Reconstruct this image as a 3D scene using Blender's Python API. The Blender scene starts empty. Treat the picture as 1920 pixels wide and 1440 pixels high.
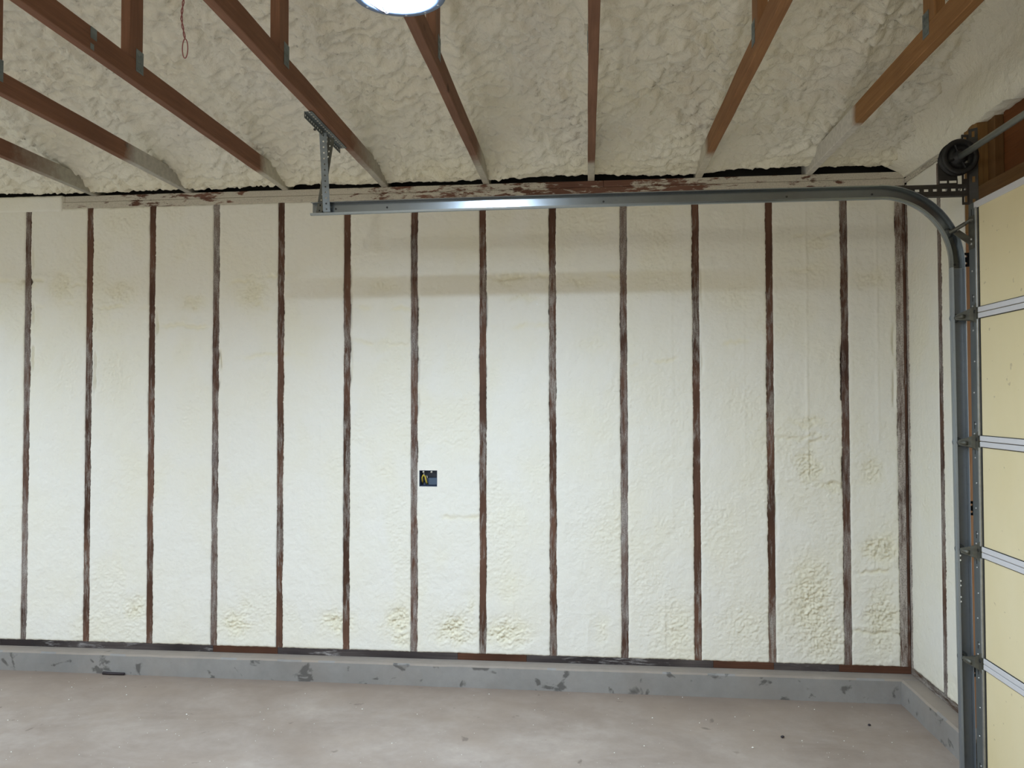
import bpy, bmesh, math, random
import numpy as np
from mathutils import Vector, Matrix

random.seed(4)
RNG = np.random.RandomState(11)
SC = bpy.context.scene
COL = SC.collection
PI = math.pi

# ------------------------------------------------------------------ camera
cam_d = bpy.data.cameras.new('camera')
cam_d.sensor_fit = 'HORIZONTAL'
cam_d.sensor_width = 36.0
cam_d.lens = 1430.5 / 1920 * 36.0
cam_d.clip_start = 0.05
cam = bpy.data.objects.new('camera', cam_d)
COL.objects.link(cam)
YAW, PIT, ROL = -0.0981, 0.0233, -0.0016
fw = Vector((math.sin(YAW) * math.cos(PIT), math.cos(YAW) * math.cos(PIT), math.sin(PIT)))
rt = Vector((math.cos(YAW), -math.sin(YAW), 0))
up = rt.cross(fw)
r2 = rt * math.cos(ROL) + up * math.sin(ROL)
u2 = -rt * math.sin(ROL) + up * math.cos(ROL)
M = Matrix((r2, u2, -fw)).transposed().to_4x4()
M.translation = Vector((-1.4286, -4.4007, 1.62))
cam.matrix_world = M
SC.camera = cam

# ------------------------------------------------------------------ world, lamps, exposure
w = bpy.data.worlds.new('world')
SC.world = w
w.use_nodes = True
w.node_tree.nodes['Background'].inputs[0].default_value = (0.5, 0.55, 0.6, 1)
w.node_tree.nodes['Background'].inputs[1].default_value = 0.02
SC.view_settings.view_transform = 'Standard'
SC.view_settings.look = 'None'
SC.view_settings.gamma = 1.0
SC.view_settings.use_curve_mapping = False
SC.view_settings.exposure = 0.0
SC.cycles.use_denoising = True
SC.cycles.max_bounces = 12
SC.cycles.diffuse_bounces = 8
LAMP_L = 60.0                        # radiance of the round lamp's diffuser
LAMP_C = (0.69, 0.86, 1.07)


def lamp_area(name, loc, power, color, size, rot=(0, 0, 0), spread=180.0):
    d = bpy.data.lights.new(name, 'AREA')
    d.shape = 'DISK'
    d.size = size
    d.energy = power
    d.color = color
    d.spread = math.radians(spread)
    o = bpy.data.objects.new(name, d)
    o.location = loc
    o.rotation_euler = rot
    COL.objects.link(o)
    return o


# the LED board of the round lamp in view, behind its lens (beam angle 156 degrees)
lamp_area('lamp_or_fill_light', (-1.997, -2.14, 2.888), 79, LAMP_C, 0.215, (math.radians(3), 0, 0), 156)
# out of the frame: a second LED lamp to the left, inferred from the bright wall
lamp_area('lamp_or_fill_light', (-5.6, -2.2, 2.86), 70, LAMP_C, 0.215, (0, 0, 0), 157)
lamp_area('lamp_or_fill_light', (-3.6, -6.4, 2.78), 125, (0.95, 0.98, 1.0), 0.3)  # unseen fill light added behind the viewer to lift the wall
fill_pt = bpy.data.lights.new('fill_point_light', 'POINT')  # added point light, unseen, grazing the ceiling to bring out its relief
fill_pt.energy = 62
fill_pt.color = (0.97, 0.98, 0.93)
fill_pt.shadow_soft_size = 0.12
fill_pt_o = bpy.data.objects.new('fill_point_light', fill_pt)
fill_pt_o.location = (-2.6, -6.6, 2.45)
COL.objects.link(fill_pt_o)

# ------------------------------------------------------------------ noise
_perm = RNG.permutation(512).astype(np.int64)
_perm = np.concatenate([_perm, _perm])
_ang = RNG.rand(512) * 2 * PI
_gx, _gy = np.cos(_ang), np.sin(_ang)


def perlin(x, y, seed=0):
    x = np.asarray(x, float) + seed * 17.31
    y = np.asarray(y, float) + seed * 7.77
    xi = np.floor(x).astype(np.int64)
    yi = np.floor(y).astype(np.int64)
    xf, yf = x - xi, y - yi
    u = xf ** 3 * (xf * (xf * 6 - 15) + 10)
    v = yf ** 3 * (yf * (yf * 6 - 15) + 10)

    def g(ix, iy, dx, dy):
        h = _perm[(_perm[ix & 511] + iy) & 511]
        return _gx[h] * dx + _gy[h] * dy
    a = g(xi, yi, xf, yf)
    b = g(xi + 1, yi, xf - 1, yf)
    c = g(xi, yi + 1, xf, yf - 1)
    d = g(xi + 1, yi + 1, xf - 1, yf - 1)
    return ((a + u * (b - a)) * (1 - v) + (c + u * (d - c)) * v) * 1.5


def fbm(x, y, o=4, seed=0, ridged=False):
    s, a, f = 0.0, 0.5, 1.0
    for k in range(o):
        n = perlin(x * f, y * f, seed + k * 3)
        s = s + a * (1 - 2 * np.abs(n) if ridged else n)
        a *= 0.5
        f *= 2.03
    return s


def sstep(a, b, x):
    t = np.clip((x - a) / (b - a), 0, 1)
    return t * t * (3 - 2 * t)


# ------------------------------------------------------------------ object helpers
def link(name, me, mat=None, parent=None, smooth=False):
    if mat is not None and not me.materials:
        me.materials.append(mat)
    if smooth:
        for p in me.polygons:
            p.use_smooth = True
    o = bpy.data.objects.new(name, me)
    COL.objects.link(o)
    if parent is not None:
        o.parent = parent
        o.matrix_parent_inverse = Matrix.Identity(4)
        if parent.location.length > 0 or parent.parent is not None:
            # all part meshes are written in world coordinates
            off = parent.location.copy()
            p = parent.parent
            while p is not None:
                off += p.location
                p = p.parent
            o.location = -off
    return o


def mesh(name, verts, faces, mat=None, parent=None, smooth=False):
    me = bpy.data.meshes.new(name)
    me.from_pydata([tuple(v) for v in verts], [], faces)
    me.update()
    return link(name, me, mat, parent, smooth)


def from_bm(name, bm, mat=None, parent=None, smooth=False):
    me = bpy.data.meshes.new(name)
    bmesh.ops.recalc_face_normals(bm, faces=bm.faces)
    bm.to_mesh(me)
    bm.free()
    return link(name, me, mat, parent, smooth)


def bm_box(bm, x0, x1, y0, y1, z0, z1, bevel=0.0):
    vs = [bm.verts.new(p) for p in ((x0, y0, z0), (x1, y0, z0), (x1, y1, z0), (x0, y1, z0),
                                    (x0, y0, z1), (x1, y0, z1), (x1, y1, z1), (x0, y1, z1))]
    fs = [bm.faces.new([vs[i] for i in f]) for f in ((3, 2, 1, 0), (4, 5, 6, 7), (0, 1, 5, 4),
                                                     (1, 2, 6, 5), (2, 3, 7, 6), (3, 0, 4, 7))]
    if bevel:
        es = list({e for f in fs for e in f.edges})
        bmesh.ops.bevel(bm, geom=es, offset=bevel, segments=1, affect='EDGES', profile=0.5)


def box(name, x0, x1, y0, y1, z0, z1, mat, parent=None, bevel=0.0):
    bm = bmesh.new()
    bm_box(bm, x0, x1, y0, y1, z0, z1, bevel)
    return from_bm(name, bm, mat, parent)


def bm_tube(bm, pts, r, n=10, caps=True):
    pts = [Vector(p) for p in pts]
    rs = r if isinstance(r, (list, tuple)) else [r] * len(pts)
    rings = []
    nrm = None
    for i, p in enumerate(pts):
        a = pts[max(i - 1, 0)]
        b = pts[min(i + 1, len(pts) - 1)]
        t = (b - a).normalized()
        if nrm is None:
            nrm = t.orthogonal().normalized()
        nrm = (nrm - t * nrm.dot(t)).normalized()
        bn = t.cross(nrm)
        rings.append([bm.verts.new(p + (nrm * math.cos(2 * PI * k / n) + bn * math.sin(2 * PI * k / n)) * rs[i])
                      for k in range(n)])
    for i in range(len(rings) - 1):
        for k in range(n):
            bm.faces.new((rings[i][k], rings[i][(k + 1) % n], rings[i + 1][(k + 1) % n], rings[i + 1][k]))
    if caps:
        bm.faces.new(list(reversed(rings[0])))
        bm.faces.new(rings[-1])


def tube(name, pts, r, mat, parent=None, n=10):
    bm = bmesh.new()
    bm_tube(bm, pts, r, n)
    return from_bm(name, bm, mat, parent, True)


def bm_lathe(bm, prof, origin, axis, n=32):
    """prof: (radius, height along axis)."""
    ax = Vector(axis).normalized()
    u = ax.orthogonal().normalized()
    v = ax.cross(u)
    o = Vector(origin)
    rings = []
    for r, h in prof:
        if r < 1e-6:
            rings.append([bm.verts.new(o + ax * h)])
        else:
            rings.append([bm.verts.new(o + ax * h + (u * math.cos(2 * PI * k / n) + v * math.sin(2 * PI * k / n)) * r)
                          for k in range(n)])
    for a, b in zip(rings, rings[1:]):
        for k in range(n):
            k2 = (k + 1) % n
            if len(a) == 1 and len(b) == 1:
                continue
            if len(a) == 1:
                bm.faces.new((a[0], b[k2], b[k]))
            elif len(b) == 1:
                bm.faces.new((a[k], a[k2], b[0]))
            else:
                bm.faces.new((a[k], a[k2], b[k2], b[k]))


def lathe(name, prof, origin, axis, mat, parent=None, n=32, smooth=True):
    bm = bmesh.new()
    bm_lathe(bm, prof, origin, axis, n)
    o = from_bm(name, bm, mat, parent, smooth)
    return o


def bm_perf(bm, origin, u, v, n, pitch, width, hu, hv, th=0.0022, first=True, skip=()):
    """perforated metal strip: n cells along u, width along v, slot half sizes hu, hv, thickness th."""
    o, u, v = Vector(origin), Vector(u).normalized(), Vector(v).normalized()
    nn = u.cross(v).normalized() * th

    def P(a, b, k):
        return o + u * a + v * b + (nn if k else Vector((0, 0, 0)))
    for i in range(n):
        a0, a1 = i * pitch, (i + 1) * pitch
        ac = (a0 + a1) / 2
        bc = width / 2
        out = [(a0, 0), (ac, 0), (a1, 0), (a1, bc), (a1, width), (ac, width), (a0, width), (a0, bc)]
        if i in skip:
            for k in (0, 1):
                bm.faces.new([bm.verts.new(P(a, b, k)) for a, b in out])
            inn = None
        else:
            inn = [(ac - hu, bc - hv), (ac, bc - hv), (ac + hu, bc - hv), (ac + hu, bc),
                   (ac + hu, bc + hv), (ac, bc + hv), (ac - hu, bc + hv), (ac - hu, bc)]
            if hu < hv * 1.3:      # round hole
                inn = [(ac + hu * math.cos(PI * 1.25 + q * PI / 4), bc + hv * math.sin(PI * 1.25 + q * PI / 4)) for q in range(8)]
            V = [[bm.verts.new(P(a, b, k)) for a, b in out] for k in (0, 1)]
            W = [[bm.verts.new(P(a, b, k)) for a, b in inn] for k in (0, 1)]
            for q in range(8):
                q2 = (q + 1) % 8
                bm.faces.new((V[0][q], V[0][q2], W[0][q2], W[0][q]))
                bm.faces.new((V[1][q2], V[1][q], W[1][q], W[1][q2]))
                bm.faces.new((W[0][q], W[0][q2], W[1][q2], W[1][q]))
    L = n * pitch
    for (a, b), (c, d) in (((0, 0), (L, 0)), ((L, 0), (L, width)), ((L, width), (0, width)), ((0, width), (0, 0))):
        bm.faces.new([bm.verts.new(P(*q)) for q in ((a, b, 0), (c, d, 0), (c, d, 1), (a, b, 1))])


def empty(name, loc=(0, 0, 0)):
    o = bpy.data.objects.new(name, None)
    o.empty_display_size = 0.1
    o.location = loc
    COL.objects.link(o)
    return o


def tag(o, label=None, cat=None, group=None, kind=None):
    if label:
        o['label'] = label
    if cat:
        o['category'] = cat
    if group:
        o['group'] = group
    if kind:
        o['kind'] = kind
    return o


def struct(o, label=None):
    o['kind'] = 'structure'
    if label:
        o['label'] = label
    return o


# ------------------------------------------------------------------ materials
class NT:
    def __init__(self, name):
        self.m = bpy.data.materials.new(name)
        self.m.use_nodes = True
        self.t = self.m.node_tree
        self.b = self.t.nodes['Principled BSDF']
        self.pos = self.t.nodes.new('ShaderNodeNewGeometry').outputs['Position']

    def n(self, kind, **kw):
        nd = self.t.nodes.new(kind)
        for k, v in kw.items():
            setattr(nd, k, v)
        return nd

    def l(self, a, b):
        self.t.links.new(a, b)

    def mapped(self, scale, loc=(0, 0, 0)):
        mp = self.n('ShaderNodeMapping')
        mp.inputs['Scale'].default_value = scale
        mp.inputs['Location'].default_value = loc
        self.l(self.pos, mp.inputs['Vector'])
        return mp.outputs['Vector']

    def noise(self, scale=(1, 1, 1), s=1.0, detail=4, rough=0.5, dist=0.0, loc=(0, 0, 0)):
        nd = self.n('ShaderNodeTexNoise')
        nd.inputs['Scale'].default_value = s
        nd.inputs['Detail'].default_value = detail
        nd.inputs['Roughness'].default_value = rough
        nd.inputs['Distortion'].default_value = dist
        self.l(self.mapped(scale, loc), nd.inputs['Vector'])
        return nd.outputs['Fac']

    def ramp(self, fac, stops, interp='LINEAR'):
        r = self.n('ShaderNodeValToRGB')
        r.color_ramp.interpolation = interp
        el = r.color_ramp.elements
        while len(el) < len(stops):
            el.new(0.5)
        for e, (p, c) in zip(el, stops):
            e.position = p
            e.color = (*c, 1) if len(c) == 3 else c
        self.l(fac, r.inputs['Fac'])
        return r.outputs['Color']

    def bw(self, fac, a, b):
        return self.ramp(fac, [(a, (0, 0, 0)), (b, (1, 1, 1))])

    def mix(self, fac, a, b, mode='MIX'):
        x = self.n('ShaderNodeMix', data_type='RGBA', blend_type=mode)
        for sock, v in ((x.inputs[0], fac), (x.inputs[6], a), (x.inputs[7], b)):
            if hasattr(v, 'links'):
                self.l(v, sock)
            elif isinstance(v, (int, float)):
                sock.default_value = v
            else:
                sock.default_value = (*v, 1)
        return x.outputs[2]

    def math(self, op, a, b=0.0):
        x = self.n('ShaderNodeMath', operation=op)
        for sock, v in ((x.inputs[0], a), (x.inputs[1], b)):
            if hasattr(v, 'links'):
                self.l(v, sock)
            else:
                sock.default_value = v
        return x.outputs[0]

    def axis(self, k):
        s = self.n('ShaderNodeSeparateXYZ')
        self.l(self.pos, s.inputs[0])
        return s.outputs[k]

    def bump(self, h, strength=0.3, dist=0.01, prev=None):
        b = self.n('ShaderNodeBump')
        b.inputs['Strength'].default_value = strength
        b.inputs['Distance'].default_value = dist
        self.l(h, b.inputs['Height'])
        if prev is not None:
            self.l(prev, b.inputs['Normal'])
        return b.outputs['Normal']

    def done(self, color, rough=0.8, metal=0.0, normal=None, spec=None):
        if hasattr(color, 'links'):
            self.l(color, self.b.inputs['Base Color'])
        else:
            self.b.inputs['Base Color'].default_value = (*color, 1)
        if hasattr(rough, 'links'):
            self.l(rough, self.b.inputs['Roughness'])
        else:
            self.b.inputs['Roughness'].default_value = rough
        self.b.inputs['Metallic'].default_value = metal
        if spec is not None:
            self.b.inputs['Specular IOR Level'].default_value = spec
        if normal is not None:
            self.l(normal, self.b.inputs['Normal'])
        return self.m


def m_foam(name, shaved, raw, bump_s, bump_d, fine=90):
    t = NT(name)
    at = t.n('ShaderNodeAttribute', attribute_name='raw')
    n1 = t.noise(s=3.0, detail=5)
    f = t.math('ADD', t.math('MULTIPLY', at.outputs['Fac'], 1.0), t.math('MULTIPLY', t.bw(n1, 0.42, 0.75), 0.45))
    c = t.mix(f, shaved, raw)
    n2 = t.noise(s=fine, detail=6, rough=0.65)
    n3 = t.noise(s=fine * 0.28, detail=4, rough=0.6)
    speck = t.bw(t.noise(s=60, detail=2), 0.70, 0.78)
    c = t.mix(t.math('MULTIPLY', speck, 0.18), c, (0.5, 0.45, 0.3))
    nb = t.bump(n3, bump_s, bump_d)
    nb = t.bump(n2, bump_s, bump_d * 0.35, nb)
    return t.done(c, 0.92, normal=nb, spec=0.15)


FOAM_WALL = m_foam('shaved_foam', (0.81, 0.80, 0.735), (0.80, 0.77, 0.62), 0.5, 0.007)
FOAM_CEIL = m_foam('raw_foam', (0.83, 0.81, 0.73), (0.82, 0.78, 0.63), 0.9, 0.016, 60)


def m_wood(name, dark, light, axis=1, grain=1.0, foam=None, knots=True):
    """framing lumber; grain runs along axis. foam = (axis coordinate, softness): overspray beyond it."""
    t = NT(name)
    sc = [38.0, 38.0, 38.0]
    sc[axis] = 2.2
    ring = t.noise(tuple(sc), 1.0, 5, 0.6, 1.2)
    sc2 = [160.0] * 3
    sc2[axis] = 5.0
    fine = t.noise(tuple(sc2), 1.0, 3, 0.5)
    c = t.ramp(ring, [(0.28, dark), (0.5, tuple((a + b) / 2 for a, b in zip(dark, light))), (0.72, light)])
    c = t.mix(t.math('MULTIPLY', t.bw(fine, 0.5, 0.75), 0.35), c, tuple(x * 0.55 for x in dark))
    big = t.noise(s=2.2, detail=3)
    c = t.mix(t.math('MULTIPLY', t.bw(big, 0.45, 0.7), 0.5), c, tuple(x * 0.8 for x in dark))
    if knots:
        ks = [5.0, 5.0, 5.0]
        ks[axis] = 3.0
        v = t.n('ShaderNodeTexVoronoi')
        v.inputs['Scale'].default_value = 1.0
        t.l(t.mapped(tuple(ks), (3.3, 1.7, 0.4)), v.inputs['Vector'])
        c = t.mix(t.math('MULTIPLY', t.ramp(v.outputs['Distance'], [(0.05, (1, 1, 1)), (0.1, (0, 0, 0))]), 0.8), c, tuple(x * 0.3 for x in dark))
    rough = 0.65
    nb = t.bump(ring, 0.25, 0.004)
    if foam is not None:
        y0, soft, tint = foam
        nz = t.noise(s=9, detail=6, rough=0.7)
        d = t.math('ADD', t.math('SUBTRACT', t.axis(1), y0), t.math('MULTIPLY', t.math('SUBTRACT', nz, 0.5), soft * 2.2))
        mk = t.n('ShaderNodeMapRange')
        mk.inputs['From Min'].default_value = -soft
        mk.inputs['From Max'].default_value = soft
        t.l(d, mk.inputs['Value'])
        fc = t.mix(t.bw(t.noise(s=40, detail=4), 0.35, 0.7), tint, tuple(x * 0.8 for x in tint))
        c = t.mix(mk.outputs['Result'], c, fc)
        rough = 0.8
    return t.done(c, rough, normal=nb, spec=0.25)


def m_residue(name, wood_a, wood_b, res, axis, lo, hi, seed=0.0, fs=60.0, sp=0.55):
    """stud face with scraped foam residue; residue patches stretched along axis."""
    t = NT(name)
    sc = [fs] * 3
    sc[axis] = 9.0
    st = t.noise(tuple(sc), 1.0, 5, 0.7, 0.4, (seed, seed, seed))
    sl = [2.2, 2.2, 2.2]
    sl[axis] = 1.6
    big = t.noise(tuple(sl), 1.0, 4, 0.65, 0, (seed * 2.1, 3, seed))
    k = t.math('ADD', t.math('MULTIPLY', st, 0.55), t.math('MULTIPLY', big, 0.65))
    mk = t.bw(k, lo, hi)
    g = [90.0] * 3
    g[axis] = 4.0
    gr = t.noise(tuple(g), 1.0, 4)
    c = t.ramp(gr, [(0.3, wood_a), (0.7, wood_b)])
    c = t.mix(t.bw(t.noise(s=1.9, detail=2), 0.4, 0.65), c, tuple(x * 0.62 for x in wood_a))
    rs = t.mix(t.bw(t.noise(s=150, detail=3), 0.4, 0.65), res, tuple(x * sp for x in res))
    c = t.mix(mk, c, rs)
    return t.done(c, 0.85, normal=t.bump(st, 0.4, 0.004), spec=0.2)


STUD_A = m_residue('stud_wood', (0.11, 0.056, 0.036), (0.16, 0.085, 0.058), (0.45, 0.42, 0.38), 2, 0.60, 0.78)
STUD_B = m_residue('stud_wood_scraped', (0.10, 0.052, 0.036), (0.15, 0.085, 0.06), (0.42, 0.39, 0.36), 2, 0.53, 0.76, 5.0)
PLATE = m_residue('top_plate_wood', (0.15, 0.075, 0.052), (0.20, 0.105, 0.078), (0.58, 0.54, 0.46), 0, 0.555, 0.595, 2.0, 34.0, 0.82)
PLATE_Y = m_residue('top_plate_side_wood', (0.2, 0.15, 0.12), (0.25, 0.2, 0.16), (0.66, 0.62, 0.53), 1, 0.42, 0.6, 3.0)
CORNER = m_residue('corner_stud_wood', (0.10, 0.055, 0.04), (0.16, 0.10, 0.075), (0.52, 0.47, 0.42), 2, 0.50, 0.66, 7.0)
SOLE_DK = m_residue('sole_plate_grey', (0.055, 0.045, 0.045), (0.10, 0.085, 0.08), (0.55, 0.53, 0.52), 0, 0.66, 0.84, 1.0)
SOLE_RD = m_residue('sole_plate_red', (0.085, 0.037, 0.022), (0.115, 0.052, 0.031), (0.4, 0.36, 0.33), 0, 0.78, 0.95, 4.0)
SOLE_Y = m_residue('sole_plate_side', (0.09, 0.05, 0.03), (0.14, 0.085, 0.05), (0.55, 0.52, 0.48), 1, 0.52, 0.78, 4.0)


def m_concrete(name, ca, cb, stain, sp_lo=0.70, dirt=0.6, warm=(0.34, 0.28, 0.22), bs=0.3, near=None):
    t = NT(name)
    n1 = t.noise((1.0, 1.7, 1.0), 1.7, 6, 0.62, 0.4)
    n2 = t.noise((1, 1, 1), 14, 6, 0.7)
    c = t.ramp(n1, [(0.3, ca), (0.7, cb)])
    c = t.mix(t.math('MULTIPLY', t.bw(n2, 0.3, 0.75), 0.35), c, tuple(x * 0.72 for x in ca))
    c = t.mix(t.math('MULTIPLY', t.bw(t.noise(s=3.1, detail=5, loc=(5, 2, 1)), 0.45, 0.7), dirt), c, warm)
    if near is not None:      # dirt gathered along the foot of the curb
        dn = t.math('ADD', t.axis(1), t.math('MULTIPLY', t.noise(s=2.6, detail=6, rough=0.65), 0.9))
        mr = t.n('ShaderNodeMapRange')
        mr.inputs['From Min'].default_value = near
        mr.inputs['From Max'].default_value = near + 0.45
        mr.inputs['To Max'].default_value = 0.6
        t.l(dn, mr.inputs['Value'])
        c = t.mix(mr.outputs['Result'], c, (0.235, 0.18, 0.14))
    # darker blotches
    bl = t.bw(t.noise((1, 1, 1.2), 9.0, 4, 0.5, 0.5, (2, 4, 6)), sp_lo, sp_lo + 0.05)
    c = t.mix(t.math('MULTIPLY', bl, 0.75), c, stain)
    sp = t.bw(t.noise(s=120, detail=2), 0.72, 0.8)
    c = t.mix(t.math('MULTIPLY', sp, 0.25), c, tuple(x * 0.5 for x in ca))
    nb = t.bump(n2, bs, 0.004)
    return t.done(c, 0.8, normal=nb, spec=0.3)


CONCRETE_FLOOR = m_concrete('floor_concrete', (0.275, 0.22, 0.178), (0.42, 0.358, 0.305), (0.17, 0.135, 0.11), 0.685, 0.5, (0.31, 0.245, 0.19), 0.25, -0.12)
CONCRETE_CURB = m_concrete('curb_concrete', (0.24, 0.235, 0.225), (0.33, 0.32, 0.305), (0.075, 0.07, 0.065), 0.59, 0.3, (0.26, 0.22, 0.185))
CURB_TOP = m_concrete('curb_top_concrete', (0.27, 0.235, 0.20), (0.34, 0.30, 0.26), (0.14, 0.12, 0.1), 0.72, 0.5)


def m_metal(name, col, rough, var=0.25, metal=0.9, streak=(6, 6, 40)):
    t = NT(name)
    n = t.noise(streak, 1.0, 4)
    n2 = t.noise(s=45, detail=3)
    c = t.ramp(n, [(0.3, tuple(x * (1 - var) for x in col)), (0.7, col)])
    c = t.mix(t.math('MULTIPLY', t.bw(n2, 0.55, 0.75), 0.3), c, tuple(x * 0.7 for x in col))
    return t.done(c, rough, metal)


GALV = m_metal('galvanised_track', (0.25, 0.28, 0.30), 0.25, 0.12, 0.92, (4, 30, 4))
GALV_V = m_metal('galvanised_upright', (0.33, 0.37, 0.41), 0.42, 0.12, 0.75, (30, 30, 3))
GALV_DK = m_metal('galvanised_dull', (0.20, 0.225, 0.235), 0.5, 0.2, 0.75)
GALV_STILE = m_metal('door_stile_steel', (0.17, 0.19, 0.195), 0.55, 0.2, 0.6, (30, 30, 3))
HINGE_M = m_metal('hinge_steel', (0.16, 0.16, 0.135), 0.55, 0.3, 0.7)
DARK_M = m_metal('black_cast_drum', (0.028, 0.028, 0.028), 0.5, 0.3, 0.3)
FLAG_M = m_metal('bracket_steel', (0.085, 0.08, 0.072), 0.55, 0.3, 0.6)
SHAFT_M = m_metal('shaft_steel', (0.40, 0.43, 0.40), 0.45, 0.2, 0.7, (30, 3, 30))
PLATE_M = m_metal('truss_plate_steel', (0.22, 0.26, 0.27), 0.5, 0.3, 0.7)
BOLT_M = m_metal('bolt_steel', (0.5, 0.51, 0.5), 0.4, 0.2, 0.85)


def plain(name, c, rough=0.6, metal=0.0, emit=None):
    t = NT(name)
    n = t.noise(s=25, detail=3)
    col = t.mix(t.math('MULTIPLY', n, 0.25), c, tuple(x * 0.75 for x in c))
    m = t.done(col, rough, metal)
    if emit:
        t.b.inputs['Emission Color'].default_value = (*emit[0], 1)
        t.b.inputs['Emission Strength'].default_value = emit[1]
    return m


DOOR_CREAM = None
t = NT('door_cream')
_n = t.noise((1.5, 1.5, 0.6), 2.0, 4)
_c = t.ramp(_n, [(0.3, (0.73, 0.63, 0.37)), (0.7, (0.78, 0.69, 0.45))])
_c = t.mix(t.math('MULTIPLY', t.bw(t.noise(s=34, detail=1), 0.74, 0.78), 0.45), _c, (0.33, 0.27, 0.16))
DOOR_CREAM = t.done(_c, 0.55, spec=0.3, normal=t.bump(t.noise(s=7), 0.1, 0.01))
RAIL_W = plain('white_rail_paint', (0.66, 0.66, 0.68), 0.45)
SEAL_K = plain('black_seal', (0.02, 0.02, 0.018), 0.7)
SHEATH = m_wood('sheathing_board', (0.14, 0.046, 0.012), (0.20, 0.07, 0.02), 1, knots=False)
SHEATH_SHADE = plain('shade_dark_sheathing', (0.03, 0.028, 0.025), 0.9)  # shade of the cavity above the top plate is put into this colour
POST_W = m_wood('post_wood', (0.20, 0.105, 0.032), (0.30, 0.17, 0.06), 2)
CRIP_W = m_wood('cripple_wood', (0.15, 0.075, 0.025), (0.20, 0.105, 0.04), 2)
HEAD_W = m_wood('header_wood', (0.13, 0.065, 0.022), (0.19, 0.10, 0.038), 1)
JAMB_W = m_wood('jamb_wood', (0.26, 0.12, 0.05), (0.34, 0.17, 0.08), 2)
BOX_BLUE = plain('box_blue_plastic', (0.05, 0.075, 0.13), 0.5)
BOX_GREY = plain('box_dusty_blue', (0.075, 0.11, 0.16), 0.7)
WIRE_Y = plain('yellow_cable', (0.55, 0.43, 0.05), 0.5)
WIRE_W = plain('pale_wire', (0.6, 0.58, 0.5), 0.5)
CORD_P = plain('pink_wire', (0.30, 0.10, 0.10), 0.5)
CRUMB = plain('foam_crumb', (0.8, 0.79, 0.72), 0.9)
DARKBIT = plain('dark_bit', (0.03, 0.022, 0.025), 0.7)
LAMP_HOUSE = plain('lamp_housing', (0.16, 0.22, 0.34), 0.4, 0.5)
LENS = plain('lamp_lens', (0.9, 0.9, 0.9), 0.4, 0, (LAMP_C, LAMP_L))
REFL = plain('white_reflector', (0.85, 0.86, 0.87), 0.5)
LEDSPOT = plain('lamp_screw', (0.6, 0.65, 0.72), 0.35, 0.8)

# ------------------------------------------------------------------ frame of the place
SP = 0.4064                       # stud spacing
TS = 0.6096                       # truss spacing
ZS0, ZS1 = 0.128, 0.166           # sole plate
ZT0, ZT1, ZT2 = 2.818, 2.857, 2.895   # double top plate
XW = 0.33                         # inner face of the right wall
XL, YF = -6.9, -8.3               # left wall, front wall


def floor_z(x):
    return -0.0029 * x - 0.002


# floor
fx = np.linspace(XL - 0.1, 0.6, 31)
fy = np.linspace(YF - 0.1, 0.15, 35)
V, Fc = [], []
for y in fy:
    for x in fx:
        V.append((x, y, floor_z(x)))
nx = len(fx)
for j in range(len(fy) - 1):
    for i in range(nx - 1):
        Fc.append((j * nx + i, j * nx + i + 1, (j + 1) * nx + i + 1, (j + 1) * nx + i))
n0 = len(V)
for (x, y) in ((fx[0], fy[0]), (fx[-1], fy[0]), (fx[-1], fy[-1]), (fx[0], fy[-1])):
    V.append((x, y, -0.15))
Fc.append((n0 + 3, n0 + 2, n0 + 1, n0))
struct(mesh('floor', V, Fc, CONCRETE_FLOOR), 'tan grey concrete garage floor with scattered foam crumbs')

# curb (the concrete stem wall below the framing)
CY, CX = -0.095, 0.2375           # faces of the back and the right curb


def curb_strip(name, pts_front, pts_back, ztop, label):
    """curb with a softened, slightly worn top edge; pts along its run."""
    V, Fc = [], []
    n = len(pts_front)
    for (a, b) in zip(pts_front, pts_back):
        ax, ay = a
        bx, by = b
        dx, dy = bx - ax, by - ay
        L = math.hypot(dx, dy)
        dx, dy = dx / L, dy / L
        w1 = 0.004 * float(perlin(ax * 5, ay * 5, 3)) + 0.002 * float(perlin(ax * 19, ay * 19, 9))
        w2 = 0.003 * float(perlin(ax * 6, ay * 6 + 9, 5))
        V += [(ax + dx * w1, ay + dy * w1, -0.05),
              (ax + dx * w1 * 0.5, ay + dy * w1 * 0.5, ztop * 0.5 + w2),
              (ax + dx * (0.001 + w1), ay + dy * (0.001 + w1), ztop - 0.010 + w2 * 0.5),
              (ax + dx * (0.010 + w1), ay + dy * (0.010 + w1), ztop - 0.001 + w2 * 0.3),
              (bx, by, ztop), (bx, by, -0.05)]
    for i in range(n - 1):
        for k in range(5):
            a = i * 6 + k
            Fc.append((a, a + 6, a + 7, a + 1))
    Fc.append(tuple(range(6)))
    Fc.append(tuple(reversed(range((n - 1) * 6, n * 6))))
    me = bpy.data.meshes.new(name)
    me.from_pydata(V, [], Fc)
    bm = bmesh.new()
    bm.from_mesh(me)
    bmesh.ops.recalc_face_normals(bm, faces=bm.faces)
    bm.to_mesh(me)
    bm.free()
    me.materials.append(CONCRETE_CURB)
    me.materials.append(CURB_TOP)
    for p in me.polygons:
        if p.normal.z > 0.7:
            p.material_index = 1
    return struct(link(name, me), label)


xs = np.linspace(XL, 0.4, 150)
curb_strip('baseboard_back', [(x, CY) for x in xs], [(x, 0.10) for x in xs], 0.128,
           'low grey concrete curb with dark stains under the long foam wall')
ys = np.linspace(CY + 0.001, -0.86, 40)
curb_strip('baseboard_right', [(CX, y) for y in ys], [(0.45, y) for y in ys], 0.1285,
           'short grey concrete curb under the right wall beside the door track')

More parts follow.
